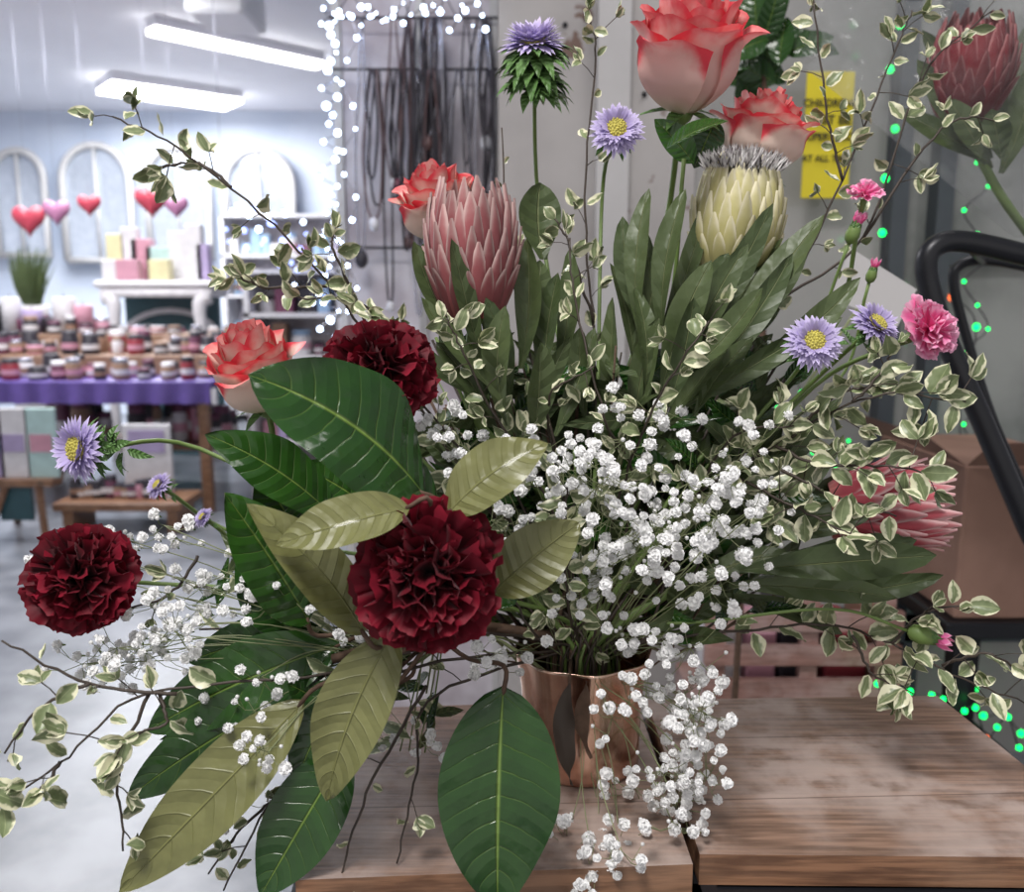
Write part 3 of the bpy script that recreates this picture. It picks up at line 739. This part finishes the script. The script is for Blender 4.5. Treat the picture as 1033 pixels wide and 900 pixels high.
cols={'c_white':(.72,.70,.72),'c_pink':(.60,.30,.38),'c_dark':(.03,.025,.035),'c_plum':(.14,.04,.08),'c_yel':(.74,.68,.40),'c_tan':(.30,.18,.12),'c_blue':(.30,.44,.62),'c_lil':(.42,.34,.54),'c_red':(.28,.03,.045),'c_teal':(.03,.09,.11),'purple':(.12,.075,.30),'c_mint':(.48,.66,.64)}
for k,c in cols.items(): M[k]=plain(k,c,.45)
def jar(mb,c,r,h,body,lid,lab=True):
    mb.lathe(c,[(.001,0),(r*.9,0),(r,h*.06),(r,h*.7),(r*.86,h*.78)],body,12)
    mb.lathe(c,[(r*.9,h*.78),(r*.92,h*.98),(r*.8,h),(.001,h)],lid,12)
    if lab: mb.lathe(c,[(r*1.01,h*.25),(r*1.01,h*.5)],random.choice(['c_white','c_white','c_tan','c_pink']),12)
t=empty('display_table')
zt=W(100,385,4.5).z
mb=MB();xl=xw(-60,385,4.5);xr=xw(212,385,4.5)
mb.box((xl,4.5,zt-.04),(xr,5.5,zt),'purple',.01)
def cl(a,t_): return Vector((xl+(xr-xl)*a,4.49+.015*math.sin(a*60)*t_,zt-.002-t_*.11))
mb.grid(cl,120,3,'purple')
mb.build('purple_tablecloth',True,t)
mb=MB()
for x in (xl+.05,xr-.09):
    for y in (4.55,5.4): mb.box((x,y,0),(x+.05,y+.05,zt-.04),'woode')
mb.box((xl,5.0,.25),(xr,5.45,.28),'woode')
mb.build('legs',False,t)
body=['c_pink','c_dark','c_plum','c_tan','c_dark','c_dark','c_red','c_white','c_dark','c_tan']
mb=MB()
for q in range(26): 
    x=U(xl+.2,xr-.15); jar(mb,Vector((x,U(5.05,5.35),.28)),U(.04,.06),U(.15,.3),random.choice(body),'c_plum')
mb.build('storage_jars',True,t)
mb=MB()
h1,h2=.11,.21
mb.box((xl,4.85,zt),(xr-.02,5.15,zt+h1),'c_tan',.005);mb.box((xl,5.15,zt),(xr-.02,5.5,zt+h2),'c_tan',.005)
mb.build('riser',False,t)
mb=MB()
for y,z0 in ((4.6,zt),(4.73,zt),(4.93,zt+h1),(5.05,zt+h1),(5.25,zt+h2),(5.4,zt+h2)):
    x=xl+.08
    while x<xr-.06:
        r=U(.028,.048); jar(mb,Vector((x,y,z0)),r,U(.06,.13) if z0<zt+.15 or x<xw(92,300,5.2) else U(.03,.05),random.choice(body),random.choice(['c_dark','c_tan','c_dark','cord3','c_plum','c_dark','c_white'])); x+=r*2+U(.0,.06)
mb.build('scented_candle_jars',True,t)
mb=MB()
for (u,vt,w,k) in [(30,312,20,'c_lil'),(62,300,22,'c_white'),(8,300,18,'c_white'),(82,308,18,'c_pink'),(48,320,16,'c_dark'),(20,322,12,'c_plum'),(-10,306,18,'c_dark')]:
    c=W(u,vt,5.3);r=px(w,5.3)/2;z0=zt+h2;mb.lathe((c.x,c.y+.02,z0),[(.001,0),(r,0),(r,c.z-z0-.01),(r*.9,c.z-z0),(r*.2,c.z-z0-.005),(.001,c.z-z0)],k,16)
    mb.tube([(c.x,c.y+.02,c.z-.01),(c.x,c.y+.02,c.z+.02)],.003,'c_dark',5)
mb.build('tall_candles',True,t)
d=6.0
t=empty('ornate_console_table')
a=W(97,283,d);b=W(214,337,d)
mb=MB();mb.box((a.x-.03,d,a.z-.05),(b.x+.03,d+.4,a.z),'c_white',.015);mb.box((a.x,d+.02,a.z-.11),(b.x,d+.38,a.z-.05),'c_white',.01)
for s,x in ((1,a.x+.04),(-1,b.x-.04)):
    mb.tube(spline([(x,d+.06,a.z-.1),(x+s*.05,d+.04,a.z-.2),(x,d+.06,.5),(x,d+.06,.0)],6),[.06,.06,.055,.05,.05,.05,.045,.04,.04,.035,.035,.035,.035,.035,.035,.035,.035,.035,.05],'c_white',8)
mb.build('frame',True,t)
mb=MB();mb.box((a.x+.05,d+.3,.0),(b.x-.05,d+.36,a.z-.11),'c_teal')
cx=(a.x+b.x)/2
pts=[Vector((cx+.33*math.cos(q),d+.27,a.z-.40+.20*math.sin(q))) for q in [math.pi*i/12 for i in range(13)]]
mb.tube(pts,.02,'c_white',6);mb.build('back_panel',False,t)
mb=MB()
for (u,vt,w,k) in [(108,235,18,'c_yel'),(122,228,16,'c_white'),(135,240,20,'c_pink'),(152,248,24,'c_mint'),(172,232,18,'c_white'),(188,225,16,'c_white'),(162,262,20,'c_yel'),(130,262,22,'c_pink'),(198,245,12,'c_lil'),(112,262,14,'c_white')]:
    p=W(u,vt,d+.1); w_=px(w,d)/2; y=d+.05+(.15 if vt<250 else .0); mb.box((p.x-w_,y,a.z),(p.x+w_,y+.09,p.z),k,.004)
mb.build('pastel_gift_boxes',False,t)
mb=MB();c=W(35,312,5.75)
mb.lathe((c.x,c.y,c.z-.10),[(.001,0),(.07,0),(.09,.12),(.085,.125),(.07,.11),(.001,.11)],'c_white',16)
for q in range(140):
    a_=U(0,6.28);l=U(.2,.42);b0=Vector((c.x+.05*math.cos(a_)*R(),c.y+.05*math.sin(a_)*R(),c.z))
    leaf(mb,b0,b0+Vector((math.cos(a_)*.15*R(),math.sin(a_)*.1*R(),l)),Vector((0,-1,0)),.014,'prl',1,5,.1,0,'lance')
mb.box((c.x-.12,c.y-.12,0),(c.x+.12,c.y+.12,c.z-.1),'c_white',.01)
mb.build('potted_grass')
def shelf(name,u0,u1,vt,d,levels,items,depth=.35):
    t=empty(name);xa=xw(u0,300,d);xb=xw(u1,300,d);zt_=W(u0,vt,d).z
    mb=MB()
    for x in (xa,xb-.03): mb.box((x,d,0),(x+.03,d+depth,zt_),'c_white')
    zs=[.08+(zt_-.1)*i/levels for i in range(levels+1)]
    for z_ in zs: mb.box((xa,d,z_-.012),(xb,d+depth,z_+.012),'c_white')
    mb.box((xa,d+depth-.02,0),(xb,d+depth,zt_),'disp')
    mb.build('frame',False,t)
    mb=MB()
    for z_ in zs[:-1]:
        x=xa+.05
        while x<xb-.12:
            w=U(.04,.11);h=U(.08,(zt_/levels)*.75);y=d+U(.03,.12);k=random.choice(items)
            if R()<.5: mb.box((x,y,z_+.012),(x+w,y+.1,z_+.012+h),k,.004)
            else: jar(mb,Vector((x+w/2,y+.06,z_+.012)),w/2,h*.8,k,random.choice(items))
            x+=w+U(.005,.03)
    mb.build('stock',False,t)
shelf('gift_shelf',245,345,270,4.9,5,['c_white','c_pink','c_lil','c_blue','c_dark','c_tan','c_plum','c_dark'])
shelf('gift_shelf',225,380,215,8.0,5,['c_white','c_lil','c_blue','c_blue','c_dark','c_plum'])
mb=MB();P=[W(225+q*3,205+26*math.sin(q*1.1)+U(-14,14)+q*2,4.8) for q in range(36)]
P=[Vector((P[0].x,P[0].y,2.8))]+P
mb.tube(spline(P,3),.0015,'cord3',4)
M['flb']=emis('fairy_bulb_blue',(.35,.45,1.0),4)
for i,p in enumerate(P[1:]): mb.ball(p,U(.008,.016),'flb' if i%3 else 'flw',6)
mb.build('blue_fairy_lights')
t=empty('greeting_card_stand');mb=MB()
for i,(u0,u1,k) in enumerate([(-25,2,'c_lil'),(2,28,'c_white'),(29,56,'c_mint')]):
    a=W(u0,482,4.0);b=W(u1,412,4.0);mb.box((a.x,4.0,a.z),(b.x-.01,4.02,b.z),k,.003)
    mb.box((a.x+.02,3.995,a.z+.12),(b.x-.03,4.0,a.z+.2),random.choice(['c_pink','c_lil','c_blue']))
mb.build('cards',False,t)
mb=MB();a=W(-25,483,4);b=W(56,483,4);mb.box((a.x,3.96,a.z-.03),(b.x,4.06,a.z),'woode')
for u0,u1 in ((0,-12),(30,48)):
    mb.tube([W(u0+8,483,4.02),Vector((W(u1,560,4.0).x,4.0,0))],.018,'woode',6)
mb.tube([W(15,483,4.06),Vector((W(15,560,4.3).x,4.35,0))],.018,'woode',6)
a=W(0,486,4.05);b=W(36,524,4.05);mb.box((a.x,4.03,b.z),(b.x,4.05,a.z),'c_teal')
mb.build('easel',False,t)
t=empty('low_wooden_bench');mb=MB();a=W(52,508,4.1);b=W(182,508,4.1)
mb.box((a.x,4.1,a.z-.04),(b.x,4.4,a.z),'woode',.005)
for x in (a.x+.03,b.x-.08): mb.box((x,4.13,0),(x+.05,4.36,a.z-.04),'woode')
mb.build('frame',False,t)
mb=MB()
for q in range(14): jar(mb,Vector((a.x+.06+q*(b.x-a.x-.12)/14,4.22,a.z)),U(.02,.032),U(.06,.12),random.choice(body),'c_dark')
mb.build('bottles',True,t)
t=empty('framed_print');mb=MB();a=W(146,452,4.6);b=W(190,421,4.6)
mb.box((a.x,4.34,W(150,508,4.1).z),(b.x,4.36,b.z),'c_white',.004);mb.box((a.x+.03,4.335,a.z+.02),(b.x-.03,4.34,b.z-.03),'c_lil');mb.build('board',False,t)

# ---------------------------------------------------------------- right side
M['wing']=wallmat('window_frosted',(.25,.25,.245),(.43,.42,.41),1.8,.12)
M['wing2']=wallmat('window_dark',(.075,.09,.085),(.32,.33,.32),3.2,.08)
M['wf']=plain('window_frame_slate',(.06,.07,.085),.4)
t=empty('window_1')
mb=MB();mb.box((xw(700,200,yb),yb+.02,.35),(xw(905,200,yb),yb+.04,2.8),'wing');mb.box((xw(905,200,yb),yb+.02,.35),(xw(1300,200,yb),yb+.04,2.8),'wing2');mb.build('pane',False,t)
mb=MB()
for u in (903,948,1180): x=xw(u,200,yb);mb.box((x-.018,yb-.03,0),(x+.018,yb+.02,2.8),'wf')
mb.box((xw(700,200,yb),yb-.03,.3),(xw(1300,200,yb),yb+.04,.37),'wf');mb.box((xw(948,200,yb),yb-.02,1.18),(xw(1300,200,yb),yb+.02,1.21),'wf')
mb.build('frame',False,t)
boxo('wall_window_base',(xw(700,200,yb),yb,0),(xw(1300,200,yb),yb+.06,.3),'part')
t=empty('yellow_safety_sign');M['sy']=plain('sign_yellow',(.72,.60,.02),.4,var=.05);M['sk']=plain('sign_ink',(.01,.01,.01),.5)
a=W(808,200,1.98);b=W(863,72,1.98);mb=MB();mb.box((a.x,1.98,a.z),(b.x,1.985,b.z),'sy',.001)
mb.build('board',False,t)
def text(s,u,v,w,d):
    cu=bpy.data.curves.new('t','FONT');cu.body=s;cu.align_x='CENTER';cu.align_y='CENTER';cu.extrude=.0005
    o=bpy.data.objects.new('lettering',cu);bpy.context.scene.collection.objects.link(o)
    bpy.context.view_layer.update()
    cu.size=px(w,d)/max(o.dimensions.x,1e-3); cu.offset=cu.size*.02; o.rotation_euler=(math.pi/2,0,0);o.location=W(u,v,d);cu.materials.append(M['sk']);o.parent=t
text('CHILDREN',835,104,46,1.975);text('MUST BE',835,121,44,1.975);text('SUPERVISED',835,138,49,1.975);text('AT ALL TIMES',835,160,50,1.975)

mb=MB();P=[(905,-10),(908,25),(898,70),(903,130),(893,180),(890,235),(905,290),(960,300),(985,330),(970,400),(968,450),(965,482),(950,560),(960,610),(985,650),(983,695),(992,722),(1012,720),(1030,740)]
P=[W(u,v,1.95) if v<500 else W(u,v,1.9) for u,v in P]
mb.tube(spline(P,4),.0015,'cord1',4)
for i,p in enumerate(P): mb.ball(p,.0085,'flr' if i==7 else 'flg',6)
P=[W(985+14*math.sin(i*2.1),20+i*24,1.93) for i in range(26)]
mb.tube(spline(P,4),.0015,'cord1',4)
for i,p in enumerate(P): mb.ball(p,.0045,'flr' if i%11==4 else 'flg',6)
P=[W(885+i*11,690+16*math.sin(i*2)+i*4,1.42) for i in range(16)]
mb.tube(spline(P,4),.0015,'cord1',4)
for i,p in enumerate(P): mb.ball(p,.0055,'flr' if i%8==2 else 'flg',6)
P=[W(700+i*12,300+40*math.sin(i*1.3)+i*14,1.98) for i in range(22)]
mb.tube(spline(P,4),.0012,'cord1',4)
for i,p in enumerate(P): mb.ball(p,.004,'flg',6)
P=[G(760+i*22,884+6*math.sin(i*3),.30) for i in range(12)]
mb.tube(spline(P,4),.0012,'cord1',4)
for i,p in enumerate(P): mb.ball(p,.006,'flg' if i%5 else 'flr',6)
mb.build('green_fairy_lights')

mb=MB()
P=[W(1075,268,1.0),W(1030,256,1.0),W(975,244,1.0),W(948,246,1.0),W(935,262,1.0),W(938,292,1.0),W(958,350,.99),W(993,430,.98),W(1036,530,.97),W(1115,720,.96)]
e=P[-1];P.append(Vector((e.x+.12,.95,.02)))
mb.tube(spline(P,8),.0118,'blk',12)
P=[W(1090,282,1.25),W(1040,270,1.25),W(992,262,1.25),W(968,268,1.25),W(962,285,1.25),W(972,330,1.25),W(1000,420,1.24),W(1035,500,1.23),W(1120,700,1.2)]
e=P[-1];P.append(Vector((e.x+.12,1.2,.02)))
mb.tube(spline(P,8),.007,'blk',10)
mb.tube([W(975,244,1.0),W(992,262,1.25)],.007,'blk',8);mb.tube([W(1036,530,.97),W(1045,520,1.23)],.008,'blk',8)
mb.build('metal_hand_cart')
M['card']=wallmat('cardboard',(.23,.13,.095),(.34,.20,.15),6,.8)
mb=MB();a=W(962,625,1.45);b=W(1120,440,1.45)
mb.box((a.x,1.45,a.z),(b.x,1.8,b.z-.05),'card',.004)
mb.add([(a.x,1.45,b.z-.05),(b.x,1.45,b.z-.05),(b.x,1.38,b.z),(a.x,1.38,b.z)],[(0,1,2,3)],'card');mb.add([(a.x,1.45,b.z-.05),(a.x,1.8,b.z-.05),(a.x-.07,1.8,b.z+.0),(a.x-.07,1.45,b.z)],[(0,1,2,3)],'card')
mb.build('cardboard_box',False)
mb=MB();mb.box((a.x-.02,1.43,a.z-.03),(b.x+.02,1.82,a.z),'blk',.004)
for x in (a.x,b.x-.03):
    for y in (1.44,1.78): mb.box((x,y,0),(x+.03,y+.03,a.z-.03),'blk')
mb.box((a.x,1.5,.2),(b.x,1.8,.22),'blk');mb.build('black_stand',False)
M['crate']=wood('crate_wood',(.20,.10,.08),(.36,.20,.17),(.52,.40,.38),.5)
t=empty('stock_crate');mb=MB();a=W(712,735,1.5);b=W(905,600,1.5)
mb.box((a.x,1.5,0),(b.x,1.8,a.z),'crate',.003)
for i in range(4): 
    zz=a.z+(b.z-a.z)*i/4; mb.box((a.x-.01,1.485,zz),(b.x+.01,1.5,zz+.035),'crate')
for x in (a.x,(a.x+b.x)/2,b.x-.03): mb.box((x,1.5,a.z),(x+.03,1.52,b.z),'crate')
mb.build('crate',False,t)
mb=MB()
for (u,w,k) in [(730,28,'c_white'),(762,30,'c_pink'),(800,36,'c_dark'),(845,44,'c_red'),(885,28,'c_tan')]:
    p=W(u,U(585,630),1.6);w_=px(w,1.6)/2;mb.box((p.x-w_,1.55,a.z),(p.x+w_,1.7,p.z),k,.004)
mb.build('parcels',False,t)
mb=MB();p=G(975,905,.25);mb.box((p.x-.05,p.y,0),(p.x+.12,p.y+.12,.27),'c_red',.01);mb.build('red_gift_bag',False)
mb=MB();p=[W(858,250,.95),W(925,292,.95),W(905,330,.95),W(838,300,.95)]
mb.add(p,[(0,1,2,3)],'partl');mb.add([q+Vector((0,.002,0)) for q in p],[(3,2,1,0)],'partl')
mb.tube([p[3].lerp(p[2],.4)+Vector((0,.001,0)),W(700,560,.72),vend()],.0015,'stemp',5);mb.build('florist_note_card',False)

t=empty('wrapped_protea_bouquet')
c=W(980,68,1.0);mb=MB();ax=protea_into(mb,c,px(36,1.0),px(92,1.0),(-.12,-.35,1),'protead',n=14,flare=.05)
blades(mb,[(1000,170,925,60,26,1.0,1.0),(1010,175,1045,60,30,1.0,.98),(990,160,955,100,26,.98,.97),(1010,160,1000,110,26,.97,.96),(1000,165,905,110,20,1.0,1.0),(1000,160,930,30,22,1.04,1.04),(1010,160,1040,20,24,1.04,1.04)])
e=W(1075,290,1.02)
mb.tube(spline([c-ax*px(52,1.0),W(1005,190,1.0),W(1040,240,1.02),e],5),.005,'stem',7);mb.build('protea_flower',True,t)
m,nt,b=newmat('cellophane',.1,(.5,.52,.52));b.inputs['Alpha'].default_value=.18
bump(nt,b,nz(nt,14,3),.9,.03);M['cello']=m
mb=MB();apex=W(1035,235,1.02);dirv=(c-apex).normalized();Mx=frame(dirv)
def cf(a,t_):
    al=a*2*math.pi; r=.012+.13*t_+.012*math.sin(al*7)*t_
    return apex+Mx@Vector((r*math.cos(al),r*math.sin(al),t_*(.30+.03*math.sin(al*4))))
mb.grid(cf,64,10,'cello');mb.build('cellophane_wrap',True,t)
mb=MB();c0=W(770,70,1.3)
for q in range(26):
    b0=c0+Vector((U(-.03,.03),U(-.03,.03),U(-.03,.06)));dd=Vector((U(-1,1),U(-.4,.4),U(-.5,1))).normalized()
    leaf(mb,b0,b0+dd*U(.06,.1),tocam(b0)+Vector((U(-.6,.6),0,U(-.3,.8))),U(.03,.045),'big',4,7,.08,.2,'ell')
mb.tube(spline([c0,W(775,250,1.3),Vector((c0.x,1.3,.6)),Vector((c0.x,1.32,.0))],6),.005,'stemb',6)
mb.build('potted_foliage_plant')

# ================================================================ LIGHTS, WORLD, CAMERA
def area(name,loc,size,power,col=(1,1,1),rot=(0,0,0)):
    l=bpy.data.lights.new(name,'AREA');l.energy=power;l.color=col;l.size=size
    o=bpy.data.objects.new(name,l);bpy.context.scene.collection.objects.link(o);o.location=loc;o.rotation_euler=rot
area('ceiling_panel_light',(-.4,-.25,2.7),.6,50,(1,.97,.95))
area('ceiling_panel_light_rear',(-2.5,4.2,2.7),1.5,120,(.97,.975,1))
area('ceiling_panel_light_back',(-3,7.0,2.7),1.8,140,(.94,.965,1))
area('ceiling_panel_light_mid',(.8,1.4,2.7),.6,9,(1,.96,.96))
w=bpy.data.worlds.new('w');bpy.context.scene.world=w;w.use_nodes=True
bg=w.node_tree.nodes['Background'];bg.inputs[0].default_value=(1,.965,.955,1);bg.inputs[1].default_value=.66
cd=bpy.data.cameras.new('camera');co=bpy.data.objects.new('camera',cd);bpy.context.scene.collection.objects.link(co)
co.location=CAM;co.rotation_euler=(math.pi/2-PITCH,0,0)
cd.sensor_fit='HORIZONTAL';cd.sensor_width=36;cd.lens=F/1033*36;cd.clip_start=.02
cd.dof.use_dof=True;cd.dof.focus_distance=.61;cd.dof.aperture_fstop=7.5
bpy.context.scene.camera=co
bpy.context.scene.view_settings.view_transform='Standard'
